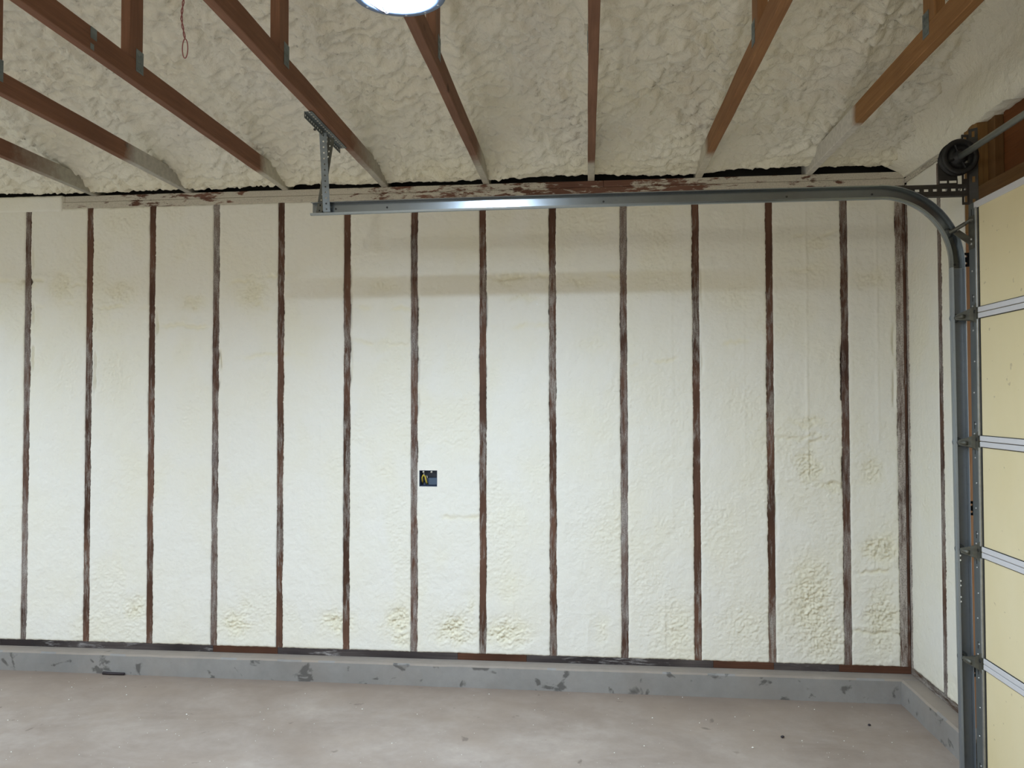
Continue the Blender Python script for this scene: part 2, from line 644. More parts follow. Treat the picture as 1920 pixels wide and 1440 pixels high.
# ------------------------------------------------------------------ foam panels
ROUGH = [  # x, z, rx, rz, strength: torn, lumpy spots of the wall foam
    (-4.15, .376, .10, .10, 1.0), (-3.527, .30, .13, .10, 1.0), (-3.45, .40, .1, .1, .6), (-2.90, .33, .13, .09, 1.0),
    (-2.53, .34, .09, .10, 1.2), (-2.50, .24, .1, .05, .8), (-2.20, .30, .13, .11, 1.3), (-1.90, .29, .16, .10, 1.1), (-2.1, .42, .05, .1, .6),
    (-1.35, .33, .06, .10, .5), (-.95, .35, .2, .25, .55), (-.55, .35, .2, .2, .5), (-.18, .50, .18, .32, 1.1), (-.14, .30, .2, .2, .8),
    (.18, .80, .12, .10, 1.3), (.18, .42, .12, .25, 1.0), (-.20, 1.27, .09, .16, 1.2), (-.10, 1.15, .12, .05, .9), (.14, 1.25, .10, .12, .8),
    (-.2, 1.50, .16, .05, .8), (-.20, 1.42, .2, .03, .9), (-.55, 1.6, .2, .3, .35), (-4.30, 1.80, .18, .25, .55), (-4.28, 2.30, .12, .1, .8),
    (-4.66, 2.33, .10, .12, .8), (-3.42, 2.28, .12, .12, .9), (-3.80, 2.22, .08, .05, .8), (-3.40, 2.20, .08, .03, .9), (-4.3, 2.05, .2, .1, .4),
    (-2.62, 2.30, .12, .06, .6), (-2.62, 1.95, .12, .06, .6), (-2.20, 1.85, .10, .15, .4), (-1.86, 2.34, .14, .05, .7), (-1.8, 2.22, .12, .03, .6),
    (-1.42, 1.95, .12, .1, .4), (-1.45, 2.31, .15, .04, .5), (-1.0, 1.6, .15, .2, .3), (-4.9, 2.36, .1, .06, .8), (-4.62, 1.85, .16, .35, .4),
    (-2.0, 1.75, .1, .2, .3), (-.58, 2.2, .15, .12, .4), (-.2, 2.35, .12, .05, .6), (.16, 2.3, .12, .06, .6), (-.15, 2.5, .1, .06, .5),
    (-3.1, 2.0, .15, .15, .25), (-2.9, 1.3, .12, .3, .25), (-1.7, 1.2, .14, .4, .22), (-1.2, 1.0, .14, .4, .25), (-2.15, 1.45, .14, .2, .3),
    (-.5, 1.1, .16, .4, .3), (-.9, 1.5, .15, .3, .25), (-4.2, 1.2, .15, .3, .2), (-3.8, 1.55, .15, .25, .35), (-3.3, 1.7, .14, .2, .3)]
CREASE = [  # x centre, half width, z, depth, tilt: lift lines of the foam
    (-4.66, .2, 2.23, .008, .04), (-4.25, .2, 2.20, .010, -.05), (-3.85, .2, 2.085, .010, -.04), (-4.9, .2, 2.38, .007, 0), (-4.66, .18, 2.36, .008, -.12),
    (-3.4, .2, 2.36, .005, .15), (-2.6, .2, 2.17, .007, -.06), (-1.83, .2, 2.345, .011, -.02), (-1.83, .2, 2.06, .004, 0), (-2.6, .2, 1.96, .007, -.1),
    (-.2, .2, 2.56, .006, .03), (-.2, .2, 1.405, .008, -.05), (-.1, .2, 1.16, .008, -.03), (.17, .2, .68, .007, .1), (.17, .2, .35, .006, 0),
    (-1.4, .2, 2.33, .004, 0), (-.6, .2, 1.95, .003, .1), (-2.2, .2, .95, .004, -.01), (-3.3, .2, 1.9, .003, .05), (-1.0, .2, 1.85, .004, .1)]
SEAM = [(-.206, 1.2, 2.75, .006), (.172, 1.4, 2.7, .005), (-.95, .9, 2.6, .0016), (-.55, 1.2, 2.7, .0016), (-1.86, .2, .6, .003), (-1.43, .15, .4, .003),
        (-2.7, 1.3, 1.6, .002), (-2.2, 1.1, 1.8, .002), (-4.59, 2.62, 2.8, .003), (-3.7, 1.6, 2.7, .002), (-3.0, .8, 1.5, .0015), (-1.0, .2, .55, .003)]
CRACK = [(-4.84, 1.75, 2.35, .7), (-4.84, 2.4, 2.62, .5), (-4.43, 1.72, 2.05, .9), (-4.03, 2.0, 2.12, .9), (-3.63, 1.75, 2.05, .8), (-2.82, 1.6, 2.4, .5),
         (-2.01, 1.8, 2.5, .6), (-2.415, 1.5, 2.3, .45), (-.02, 1.1, 1.9, .6), (.26, 1.6, 2.2, .5), (-.38, .9, 1.2, .4), (-.78, 1.7, 2.4, .35)]


def foam_depth(x, z):
    """relief of the wall foam, metres towards the room, and how raw the surface is (0..1)."""
    d = 0.0032 + 0.0035 * fbm(x * 4, z * 3, 3, 1)
    fine = fbm(x * 52, z * 52, 3, 4)
    d = d + 0.0021 * fine + 0.0028 * fbm(x * 16, z * 11, 3, 8)
    raw = np.zeros_like(x)
    wx = x + 0.03 * perlin(x * 14, z * 14, 21)
    wz = z + 0.03 * perlin(x * 14, z * 14, 22)
    for cx, cz, rx, rz, s in ROUGH:
        q = ((wx - cx) / rx) ** 2 + ((wz - cz) / rz) ** 2
        raw = np.maximum(raw, s * np.exp(-q * 1.6))
    base = sstep(0.40, 0.62, fbm(x * 2.1, z * 1.5, 3, 12) + 0.35) * 0.30
    raw = np.maximum(raw, base)
    raw = np.maximum(raw, 0.30 * sstep(-1.7, -1.2, x) * (1 - sstep(1.5, 2.3, z)) * (0.6 + perlin(x * 3, z * 2, 36)))
    lump = fbm(wx * 24, wz * 38, 4, 31, True)
    crumb = 0.30 - np.abs(perlin(x * 58, z * 66, 33)) - 0.5 * np.abs(perlin(x * 95, z * 100, 34))
    pit = np.clip(0.75 * lump + 1.1 * crumb, -0.8, 0.9)
    d = d - raw * (0.015 * pit + 0.004 + 0.006 * fine)
    for cx, hw, cz, dp, tl in CREASE:
        m = np.exp(-((x - cx) / hw) ** 4)
        zz = z - cz - tl * (x - cx) - 0.016 * perlin(x * 12, z * 0 + cz * 9, 41) - 0.008 * perlin(x * 40, z * 0 + cz, 43)
        on = sstep(-0.5, 0.2, perlin(x * 7, z * 0 + cz * 3, 45))
        d = d - dp * m * on * np.exp(-(zz / 0.010) ** 2) + dp * 0.5 * m * on * np.exp(-((zz - 0.02) / 0.016) ** 2)
        raw = np.maximum(raw, 0.8 * m * on * np.exp(-(zz / 0.016) ** 2))
    for sx, z0, z1, h in SEAM:
        xx = x - sx - 0.003 * perlin(x * 0 + sx, z * 5, 51) 
        m = sstep(z0 - 0.05, z0 + 0.05, z) * (1 - sstep(z1 - 0.05, z1 + 0.05, z))
        d = d + h * m * np.exp(-(xx / 0.007) ** 2) * (0.6 + 0.5 * perlin(x * 0 + sx, z * 9, 53))
    for sx, z0, z1, s in CRACK:
        xx = x - sx - 0.006 * perlin(x * 0 + sx, z * 9, 61)
        m = sstep(z0 - 0.1, z0 + 0.05, z) * (1 - sstep(z1 - 0.05, z1 + 0.1, z)) * sstep(-0.35, 0.15, perlin(x * 0 + sx, z * 6, 63))
        d = d - 0.030 * s * m * np.exp(-(xx / 0.006) ** 2)
        raw = np.maximum(raw, m * s * 0.6 * np.exp(-(xx / 0.02) ** 2))
    return d, np.clip(raw, 0, 1)


def foam_panel(parent, a0, a1, z0, z1, plane='back', step=0.0062, hole=None, name='foam_panel', seed=0.0, depth=0.05):
    """one stud bay of spray foam: ragged edges, relief, and a skirt that gives it thickness."""
    us = np.linspace(a0, a1, max(4, int(round((a1 - a0) / step)) + 1))
    zs = np.linspace(z0, z1, max(4, int(round((z1 - z0) / step)) + 1))
    if hole:
        us = np.sort(np.concatenate([us[(np.abs(us - hole[0]) > .004) & (np.abs(us - hole[1]) > .004)], hole[:2]]))
        zs = np.sort(np.concatenate([zs[(np.abs(zs - hole[2]) > .004) & (np.abs(zs - hole[3]) > .004)], hole[2:]]))
    U, Z = np.meshgrid(us, zs)
    nu, nz = len(us), len(zs)
    sx = U if plane == 'back' else U * 1.0 + 9.0
    d, raw = foam_depth(sx, Z)
    if plane != 'back':
        d = d * 0.75
    # ragged edges against the lumber
    eL = 0.0035 * perlin(Z * 7, Z * 0 + a0 * 5, 71) + 0.0050 * fbm(Z * 45, Z * 0 + a0 * 9, 3, 73)
    eR = 0.0035 * perlin(Z * 7, Z * 0 + a1 * 5 + 3, 75) + 0.0050 * fbm(Z * 45, Z * 0 + a1 * 9, 3, 77)
    tt = (U - a0) / (a1 - a0)
    kL = np.exp(-(U - a0) / 0.02)
    kR = np.exp(-(a1 - U) / 0.02)
    U2 = U + kL * eL + kR * eR
    eB = 0.004 * fbm(U * 25, U * 0 + 1, 3, 79)
    Z2 = Z + np.exp(-(Z - z0) / 0.02) * eB + np.exp(-(z1 - Z) / 0.02) * 0.003 * fbm(U * 25, U * 0 + 5, 3, 80)
    if hole:
        keep = (U > hole[0] - .02) & (U < hole[1] + .02) & (Z > hole[2] - .02) & (Z < hole[3] + .02)
        U2 = np.where(keep, U, U2)
        Z2 = np.where(keep, Z, Z2)
        d = np.where(keep, 0.002 + 0.3 * d, d)
    edge = np.minimum.reduce([U - a0, a1 - U, Z - z0, z1 - Z])
    d = d - 0.004 * np.exp(-edge / 0.004)
    if plane == 'back':
        P = np.stack([U2, -d, Z2], -1).reshape(-1, 3)
    else:
        P = np.stack([XW - d, U2, Z2], -1).reshape(-1, 3)
    faces = []
    idx = np.arange(nu * nz).reshape(nz, nu)
    for j in range(nz - 1):
        for i in range(nu - 1):
            if hole and us[i] > hole[0] - 1e-4 and us[i + 1] < hole[1] + 1e-4 and zs[j] > hole[2] - 1e-4 and zs[j + 1] < hole[3] + 1e-4:
                continue
            faces.append((idx[j, i], idx[j, i + 1], idx[j + 1, i + 1], idx[j + 1, i]))
    ring = list(idx[0, :]) + list(idx[1:, -1]) + list(idx[-1, -2::-1]) + list(idx[-2:0:-1, 0])
    V = [tuple(p) for p in P]
    n0 = len(V)
    for r in ring:
        p = list(P[r])
        if plane == 'back':
            p[1] = depth
        else:
            p[0] = XW + depth
        V.append(tuple(p))
    m = len(ring)
    for k in range(m):
        faces.append((ring[k], n0 + k, n0 + (k + 1) % m, ring[(k + 1) % m]))
    if plane != 'back':
        faces = [tuple(reversed(f)) for f in faces]
    me = bpy.data.meshes.new(name)
    me.from_pydata(V, [], faces)
    at = me.attributes.new('raw', 'FLOAT', 'POINT')
    vals = np.concatenate([raw.reshape(-1), np.full(m, 0.5)]).astype(np.float32)
    at.data.foreach_set('value', vals)
    me.polygons.foreach_set('use_smooth', [True] * len(me.polygons))
    me.update()
    return link(name, me, FOAM_WALL, parent)


# ------------------------------------------------------------------ back wall
bm = bmesh.new()
bm_box(bm, XL, 0.55, 0.092, 0.11, 0.0, 3.35)
wall_back = struct(from_bm('wall_back', bm, SHEATH_SHADE), 'long stud wall filled with cream spray foam between brown studs')
stud_x = [-(12 - i) * SP for i in range(-4, 13)]
for i, x in enumerate(stud_x):
    box('stud', x - 0.019, x + 0.019, 0.0, 0.089, ZS1, ZT0, STUD_B if i % 3 == 1 else STUD_A, wall_back, 0.0015)
# foam-smeared double stud in the corner
box('stud', 0.276, 0.315, 0.0, 0.089, ZS1, ZT0, CORNER, wall_back, 0.0015)
box('stud', 0.3155, 0.3293, 0.002, 0.089, ZS1, ZT0, STUD_A, wall_back, 0.001)
BOXH = (-2.407, -2.301, 1.126, 1.220)
edges = [XL] + stud_x + [0.295]
for a, b in zip(edges, edges[1:]):
    x0 = a + (0.019 if a > XL else 0.0)
    x1 = b - 0.019
    hole = BOXH if x0 < -2.35 < x1 else None
    foam_panel(wall_back, x0, x1, ZS1, ZT0, hole=hole, step=0.0062 if b > -5.4 else 0.03)
# sole plate: boards whose faces are stained differently
cuts = [(XL, -5.02, SOLE_DK), (-5.02, -3.66, SOLE_DK), (-3.66, -3.26, SOLE_RD), (-3.26, -2.18, SOLE_DK), (-2.18, -1.78, SOLE_RD), (-1.78, -.73, SOLE_DK),
        (-.73, -.40, SOLE_RD), (-.40, -.05, SOLE_DK), (-.05, .33, SOLE_RD)]
for a, b, m in cuts:
    box('sole_plate', a, b - 0.0006, -0.001, 0.089, ZS0, ZS1, m, wall_back, 0.0012)
# double top plate
for a, b in ((XL, -4.64), (-4.6385, -1.33), (-1.3285, 0.33)):
    box('top_plate', a, b, 0.0, 0.089, ZT1 + 0.0007, ZT2, PLATE, wall_back, 0.002)
for a, b in ((XL, -2.63), (-2.629, 0.3295)):
    box('top_plate', a, b, -0.0015, 0.089, ZT0, ZT1 - 0.0007, PLATE, wall_back, 0.002)
# the plates' left end is buried under foam
foam_panel(wall_back, XL, -4.655, ZT0 - 0.015, ZT2 + 0.004, name='foam_overspray', step=0.012, depth=0.03).location.y -= 0.004

# ------------------------------------------------------------------ electrical box
eb = empty('electrical_box', (-2.354, 0.0, BOXH[2]))
tag(eb, 'open two gang electrical box with yellow cable set into the foam wall', 'electrical box')
bm = bmesh.new()
x0, x1, z0, z1 = BOXH
th = 0.0025
bm_box(bm, x0, x1, -0.001, 0.060, z0, z0 + th)
bm_box(bm, x0, x1, -0.001, 0.060, z1 - th, z1)
bm_box(bm, x0, x0 + th, -0.001, 0.060, z0 + th, z1 - th)
bm_box(bm, x1 - th, x1, -0.001, 0.060, z0 + th, z1 - th)
bm_box(bm, x0, x1, 0.060, 0.063, z0, z1)
from_bm('box_shell', bm, BOX_BLUE, eb)
box('dusty_insert', x0 + 0.047, x1 - 0.003, 0.028, 0.058, z0 + 0.004, z0 + 0.047, BOX_GREY, eb, 0.004)
for sx in (x0 + 0.024, x0 + 0.072):
    lathe('screw_tab', [(0, -0.003), (0.005, -0.003), (0.005, 0.012), (0, 0.012)], (sx, 0.0, z1 - 0.009), (0, 1, 0), WIRE_W, eb, 10)
cx = x0 + 0.024
pts = [(cx - .012 + .003 * math.sin(k), 0.03 - 0.018 * math.sin(PI * k / 12), z0 + 0.012 + 0.060 * math.sin(PI * k / 12 * .5)) for k in range(7)]
pts = [(cx - 0.013, 0.05, z0 + 0.014), (cx - 0.012, 0.025, z0 + 0.03), (cx - 0.010, 0.012, z0 + 0.052), (cx - 0.002, 0.008, z0 + 0.066),
       (cx + 0.007, 0.010, z0 + 0.060), (cx + 0.011, 0.014, z0 + 0.042), (cx + 0.013, 0.020, z0 + 0.024), (cx + 0.017, 0.040, z0 + 0.010)]
tube('yellow_cable', pts, 0.0048, WIRE_Y, eb, 8)
tube('pale_wire', [(cx + 0.012, 0.05, z0 + 0.03), (cx + 0.018, 0.012, z0 + 0.062), (cx + 0.022, 0.006, z0 + 0.054), (cx + 0.021, 0.012, z0 + 0.046)], 0.0018, WIRE_W, eb, 6)
tube('pale_wire', [(cx - 0.003, 0.05, z0 + 0.08), (cx + 0.001, 0.006, z0 + 0.075), (cx + 0.004, 0.004, z0 + 0.066)], 0.0018, WIRE_W, eb, 6)

# ------------------------------------------------------------------ right wall
bm = bmesh.new()
bm_box(bm, 0.425, 0.44, -0.86, 0.11, 0.0, 2.84)       # sheathing behind the first bays
bm_box(bm, 0.425, 0.44, YF, 0.11, 2.84, 4.5)          # gable
bm_box(bm, 0.33, 0.44, YF, -4.02, 0.0, 2.84)          # beyond the door
wall_right = struct(from_bm('wall_right', bm, SHEATH_SHADE), 'right wall with foam bays, door framing and exposed header')
box('stud', 0.3295, 0.42, -0.024, -0.001, ZS1, ZT0, CORNER, wall_right, 0.001)
box('stud', XW, 0.42, -0.420, -0.382, ZS1, ZT0, STUD_B, wall_right, 0.0015)
foam_panel(wall_right, -0.382, -0.024, ZS1, ZT0 + 0.01, plane='right')
foam_panel(wall_right, -0.665, -0.420, ZS1, ZT0 + 0.01, plane='right')
box('sole_plate', XW - 0.001, 0.42, -0.665, -0.001, 0.1285, ZS1, SOLE_Y, wall_right, 0.0012)
box('top_plate', XW - 0.002, 0.42, -0.665, -0.001, ZT0 + 0.012, ZT1, PLATE_Y, wall_right, 0.002)
box('post', XW, 0.42, -0.785, -0.667, 2.40, 2.92, POST_W, wall_right, 0.003)
box('cripple_stud', 0.374, 0.415, -0.757, -0.700, 2.50, 2.92, CRIP_W, wall_right, 0.002)
box('cripple_stud', 0.378, 0.418, -0.843, -0.7665, 2.50, 2.92, CRIP_W, wall_right, 0.002)
box('cripple_stud', 0.374, 0.414, -0.7655, -0.757, 2.50, 2.92, SHEATH, wall_right, 0.0)
box('sheathing_panel', 0.412, 0.424, -4.0, -0.853, 2.50, 2.94, SHEATH, wall_right)
box('header', XW, 0.372, -4.0, -0.786, 2.36, 2.588, HEAD_W, wall_right, 0.002)
box('jamb', XW + 0.002, 0.42, -0.90, -0.666, 0.0, 2.40, JAMB_W, wall_right, 0.002)

# foam on the gable above the right wall
gy = np.concatenate([np.linspace(0.0, -1.6, 150), np.linspace(-1.68, -8.2, 50)])
gt = np.linspace(0, 1, 60)
GY, GT = np.meshgrid(gy, gt)


def ceil_base(y):
    r = np.where(y > -4.2, -y, 8.4 + y)
    return 2.925 + 0.333 * np.maximum(r - 0.06, 0)


zl = 2.862 + 0.012 * fbm(GY * 6, GY * 0, 3, 91)
zl = zl + sstep(-0.60, -0.72, GY) * (0.022 + 0.030 * fbm(GY * 9, GY * 0 + 2, 3, 92))
ztop = ceil_base(GY) + 0.03
GZ = zl + (ztop - zl) * GT
bul = 0.010 + 0.010 * fbm(GY * 8, GZ * 10, 4, 93, True) + 0.13 * np.exp(-np.maximum(ztop - GZ, 0) / 0.07)
bul = bul * (0.15 + 0.85 * sstep(0, 0.06, GZ - zl))
gx_ = XW - bul
P = np.stack([gx_, GY, GZ], -1).reshape(-1, 3)
ng, mg = len(gy), len(gt)
faces = []
for j in range(mg - 1):
    for i in range(ng - 1):
        a = j * ng + i
        faces.append((a, a + 1, a + ng + 1, a + ng))
V = [tuple(p) for p in P]
n0 = len(V)
for i in range(ng):
    V.append((0.424, gy[i], V[i][2] + 0.01))
for i in range(ng - 1):
    faces.append((i + 1, i, n0 + i, n0 + i + 1))
o = mesh('gable_foam', V, faces, FOAM_CEIL, wall_right, True)
at = o.data.attributes.new('raw', 'FLOAT', 'POINT')
at.data.foreach_set('value', np.full(len(V), 0.35, np.float32))

# plain walls behind the viewer, closing the room
bm = bmesh.new()
bm_box(bm, XL - 0.12, XL, YF, 0.11, 0.0, 4.6)
struct(from_bm('wall_left', bm, FOAM_WALL), 'left garage wall')
bm = bmesh.new()
bm_box(bm, XL - 0.12, 0.45, YF - 0.12, YF, 0.0, 4.6)
struct(from_bm('wall_front', bm, FOAM_WALL), 'front garage wall')

# ------------------------------------------------------------------ ceiling: sprayed roof underside
TX = [-0.1816 + (i - 7) * TS for i in range(8)]
cx_ = np.concatenate([np.linspace(XL, -5.6, 40)[:-1], np.linspace(-5.6, 0.42, 660)])
cy_ = np.concatenate([np.linspace(-0.004, -0.12, 16), np.linspace(-0.129, -1.75, 180), np.linspace(-1.85, -8.3, 60)])
CXg, CYg = np.meshgrid(cx_, cy_)
zb = ceil_base(CYg)
wx = CXg + 0.05 * perlin(CXg * 5, CYg * 5, 101)
wy = CYg + 0.04 * perlin(CXg * 5, CYg * 5, 102)
amp = 0.7 + 0.3 * sstep(-0.4, 0.4, fbm(CXg * 1.3, CYg * 1.3, 3, 103))
big = fbm(wx * 6.5, wy * 11, 4, 104, True)
bill = np.abs(perlin(wx * 10, wy * 18, 105)) + 0.55 * np.abs(perlin(wx * 21, wy * 36, 121)) + 0.28 * np.abs(perlin(wx * 38, wy * 52, 122))
fine = fbm(CXg * 42, CYg * 46, 3, 106)
dz = amp * (-0.028 * (big - 0.2) + 0.043 * (0.50 - bill)) + 0.0045 * fine + 0.02 * fbm(CXg * 1.1, CYg * 1.1, 2, 107)
for x in TX:
    wob = x + 0.02 * perlin(CXg * 0 + x, CYg * 3, 108)
    dz = dz - 0.030 * np.exp(-((CXg - wob) / 0.05) ** 2) * sstep(-0.2, -0.5, CYg)
# the fat scalloped lip along the wall plate
lipw = np.exp(-((CYg + 0.05) / 0.07) ** 2)
roll = 0.012 + 0.018 * perlin(CXg * 2.4, CXg * 0, 110) + 0.010 * np.abs(perlin(CXg * 17, CXg * 0, 111)) + 0.008 * np.abs(perlin(CXg * 38, CXg * 0, 112))
scal = np.abs(perlin(CXg * 21, CYg * 3, 113))
left = sstep(-3.0, -3.8, CXg)
dz = dz - lipw * (0.004 + 0.020 * left) * (1 - scal * 0.8) + lipw * 0.008 * np.abs(perlin(CXg * 33, CYg * 21, 114))
CZ = zb + dz
g = 2.897 + np.clip(0.012 + 0.012 * (1 - left) + 0.030 * perlin(CXg * 1.5, CXg * 0 + 3, 115) + 0.012 * np.abs(perlin(CXg * 16, CXg * 0, 116)) + 0.006 * np.abs(perlin(CXg * 45, CXg * 0, 117)), 0.0, 0.05)
k = np.exp((CYg + 0.004) / 0.035)
CZ = CZ * (1 - k) + g * k
CZ = np.maximum(CZ, 2.8965)
P = np.stack([CXg, CYg, CZ], -1)
rows = [P]
back = []
for yy, dzz in ((0.012, 0.006), (0.022, 0.03), (0.028, 0.09), (0.030, 0.3)):
    r = P[0].copy()
    r[:, 1] = yy
    r[:, 2] = r[:, 2] + dzz
    back.append(r)
allr = np.concatenate([np.array(back[::-1]), P], 0)
ncx = len(cx_)
nr = allr.shape[0]
V = allr.reshape(-1, 3)
faces = []
for j in range(nr - 1):
    for i in range(ncx - 1):
        a = j * ncx + i
        faces.append((a, a + 1, a + ncx + 1, a + ncx))
o = mesh('ceiling', V, faces, FOAM_CEIL, None, True)
at = o.data.attributes.new('raw', 'FLOAT', 'POINT')
rw = np.clip(0.3 + 0.5 * fbm(allr[..., 0] * 1.6, allr[..., 1] * 1.6, 3, 120) + 0.5 * np.exp(-((allr[..., 1] + 0.06) / 0.10) ** 2), 0, 1)
at.data.foreach_set('value', rw.reshape(-1).astype(np.float32))
struct(o, 'sloping roof underside covered with lumpy cream spray foam')

# ------------------------------------------------------------------ roof trusses
ZC0, ZC1 = ZT2, ZT2 + 0.089
TLAB = [
    'lowest roof truss at the upper left edge, its end fogged with overspray',
    'roof truss second from the left with a round knot and a sharp overspray edge',
    'roof truss third from the left, crossing the top left corner area with two grey plates',
    'roof truss that carries the perforated steel hanger',
    'roof truss with the round ceiling lamp mounted below it',
    'roof truss seen straight from below as one narrow upright bar',
    'orange brown roof truss between the narrow bar and the rightmost truss',
    'rightmost orange brown truss whose lower end is thickly coated in pale foam']
FOAMY = [(-0.50, 0.22, (0.42, 0.40, 0.34)), (-0.62, 0.05, (0.46, 0.44, 0.39)), (-0.36, 0.05, (0.55, 0.52, 0.43)), (-0.50, 0.20, (0.44, 0.41, 0.35)),
         (-0.42, 0.10, (0.5, 0.47, 0.40)), (-0.33, 0.05, (0.56, 0.53, 0.45)), (-0.40, 0.06, (0.62, 0.58, 0.48)), (-0.77, 0.035, (0.66, 0.63, 0.57))]
WD0 = [((0.135, 0.062, 0.036), (0.19, 0.088, 0.05)), ((0.14, 0.064, 0.036), (0.20, 0.092, 0.052)), ((0.14, 0.064, 0.036), (0.20, 0.092, 0.052)),
      ((0.155, 0.072, 0.042), (0.22, 0.105, 0.06)), ((0.15, 0.072, 0.044), (0.21, 0.105, 0.062)), ((0.16, 0.076, 0.044), (0.215, 0.105, 0.062)),
      ((0.185, 0.085, 0.036), (0.265, 0.13, 0.055)), ((0.205, 0.096, 0.034), (0.30, 0.15, 0.058))]
WD = [tuple(tuple(c * (1.2 if k < 5 else 1.15) * (1.0, 1.04, 1.1)[q] for q, c in enumerate(col)) for col in pair) for k, pair in enumerate(WD0)]
for i, X in enumerate(TX):
    tr = empty('roof_truss', (X, 0.0, ZC0))
    tag(tr, TLAB[i], 'truss', 'roof trusses overhead')
    mw = m_wood('truss_wood_%d' % i, WD[i][0], WD[i][1], 1, foam=FOAMY[i])
    mv = m_wood('web_wood_%d' % i, WD[i][0], WD[i][1], 2)
    # bottom chord, slightly wavy arrises
    ysn = list(np.linspace(-7.9, -2.2, 6)) + list(np.linspace(-2.0, 0.086, 40))
    Vc, Fq = [], []
    for j, y in enumerate(ysn):
        w1 = 0.0015 * float(perlin(y * 3.1, i * 3.3, 130))
        w2 = 0.0012 * float(perlin(y * 4.1, i * 3.3 + 7, 131))
        c = 0.0025
        for (dx, dz_) in ((-.019 + c, 0), (.019 - c, 0), (.019, c), (.019, .089 - c), (.019 - c, .089), (-.019 + c, .089), (-.019, .089 - c), (-.019, c)):
            Vc.append((X + dx + w1, y, ZC0 + dz_ + (w2 if y < -0.1 else 0)))
        if j:
            for q in range(8):
                a, b = (j - 1) * 8 + q, (j - 1) * 8 + (q + 1) % 8
                Fq.append((a, b, b + 8, a + 8))
    Fq.append(tuple(range(8)))
    Fq.append(tuple(reversed(range(len(Vc) - 8, len(Vc)))))
    bm = bmesh.new()
    vs = [bm.verts.new(v) for v in Vc]
    for f in Fq:
        bm.faces.new([vs[q] for q in f])
    from_bm('bottom_chord', bm, mw, tr)
    box('web', X - 0.019, X + 0.019, -1.598, -1.508, ZC1, 3.44, mv, tr, 0.002)
    for s in (-1, 1):
        xx = X + s * 0.0195
        bm = bmesh.new()
        u, v = ((0, 1, 0), (0, 0, 1))
        bm_box(bm, min(xx, xx + s * 0.0012), max(xx, xx + s * 0.0012), -1.556, -1.506, ZC1 - 0.045, ZC1 + 0.045)
        for a in range(3):
            for b in range(2):
                yq, zq = -1.548 + b * 0.022, ZC1 - 0.036 + a * 0.028
                bm_box(bm, min(xx, xx + s * 0.0024), max(xx, xx + s * 0.0024), yq, yq + 0.015, zq, zq + 0.010)
        from_bm('connector_plate', bm, PLATE_M, tr)
    if i == 2:
        bm = bmesh.new()
        bm_box(bm, X + 0.0192, X + 0.0205, -1.835, -1.800, ZC0 + 0.045, ZC1 - 0.002)
        bm_box(bm, X + 0.0192, X + 0.0200, -1.835, -1.815, ZC0 + 0.004, ZC0 + 0.026)
        from_bm('connector_plate', bm, PLATE_M, tr)
    if i == 0:
        box('connector_plate', X + 0.0192, X + 0.0207, -0.90, -0.85, ZC0 + 0.03, ZC1 - 0.012, PLATE_M, tr)

# ------------------------------------------------------------------ round ceiling lamp
LX, LY, LZ = -1.997, -2.14, 2.861
lamp = empty('ceiling_lamp', (LX, LY, LZ + 0.043))
tag(lamp, 'round bright ceiling lamp with bluish rim under a truss at the top edge', 'lamp')
TILT = math.radians(3.0)
axd = Vector((0, math.sin(TILT), -math.cos(TILT)))     # the way the lamp faces
oc = Vector((LX, LY, LZ))
lathe('housing', [(0, -0.036), (0.10, -0.036), (0.102, -0.0355), (0.136, -0.033), (0.143, -0.020), (0.143, -0.003), (0.139, 0.0), (0.1165, 0.0), (0.1155, -0.004), (0.1155, -0.034), (0, -0.034)], oc, axd, LAMP_HOUSE, lamp, 48)
lathe('reflector', [(0.1152, -0.003), (0.1135, -0.031), (0.1148, -0.031)], oc, axd, REFL, lamp, 48)
lathe('lens', [(0.1125, -0.0325), (0.108, -0.031), (0.06, -0.0303), (0, -0.030)], oc, axd, LENS, lamp, 48)
u_ = axd.orthogonal().normalized()
v_ = axd.cross(u_)
for k in range(12):
    a = 2 * PI * k / 12 + 0.2
    p = oc + (u_ * math.cos(a) + v_ * math.sin(a)) * 0.129
    lathe('rim_screw', [(0.004, -0.001), (0.004, 0.001), (0, 0.0015)], p, axd, LEDSPOT, lamp, 8)
# wire clip over the left side of the lens
tube('wire_clip', [oc + Vector((-0.100, 0.020, -0.003)), oc + Vector((-0.082, 0.050, -0.006)), oc + Vector((-0.064, 0.086, -0.005)), oc + Vector((-0.060, 0.096, 0.002))], 0.003, DARKBIT, lamp, 6)
tube('wire_clip', [oc + Vector((-0.068, 0.020, -0.003)), oc + Vector((-0.062, 0.060, -0.008)), oc + Vector((-0.060, 0.096, 0.002))], 0.0026, DARKBIT, lamp, 6)

# ------------------------------------------------------------------ pink wire hanging from the roof foam
wire = empty('hanging_wire', (-2.99, -1.6, 2.96))
tag(wire, 'thin pinkish twisted wire with a looped end hanging from the ceiling foam', 'wire')
ztw = 3.47
pa, pb = [], []
for k in range(40):
    z = ztw + (3.035 - ztw) * k / 39
    s = 0.003
    x = -3.000 + 0.012 * (k / 39) + 0.006 * math.sin(k * 0.35)
    pa.append((x + s * math.cos(k * 1.1), -1.6 + s * math.sin(k * 1.1), z))
    pb.append((x - s * math.cos(k * 1.1), -1.6 - s * math.sin(k * 1.1), z))
bx = pa[-1][0]
loop = []
for k in range(1, 24):
    a = k / 24
    ang = -PI / 2 + 2 * PI * a
    loop.append((bx + 0.011 * math.sin(2 * PI * a) * (1 if a < .5 else 1) * -1, -1.6, 3.035 - 0.076 * (1 - math.cos(2 * PI * a)) / 2 - 0.0))
tube('twisted_wire', pa + loop + pb[::-1], 0.0021, CORD_P, wire, 6)

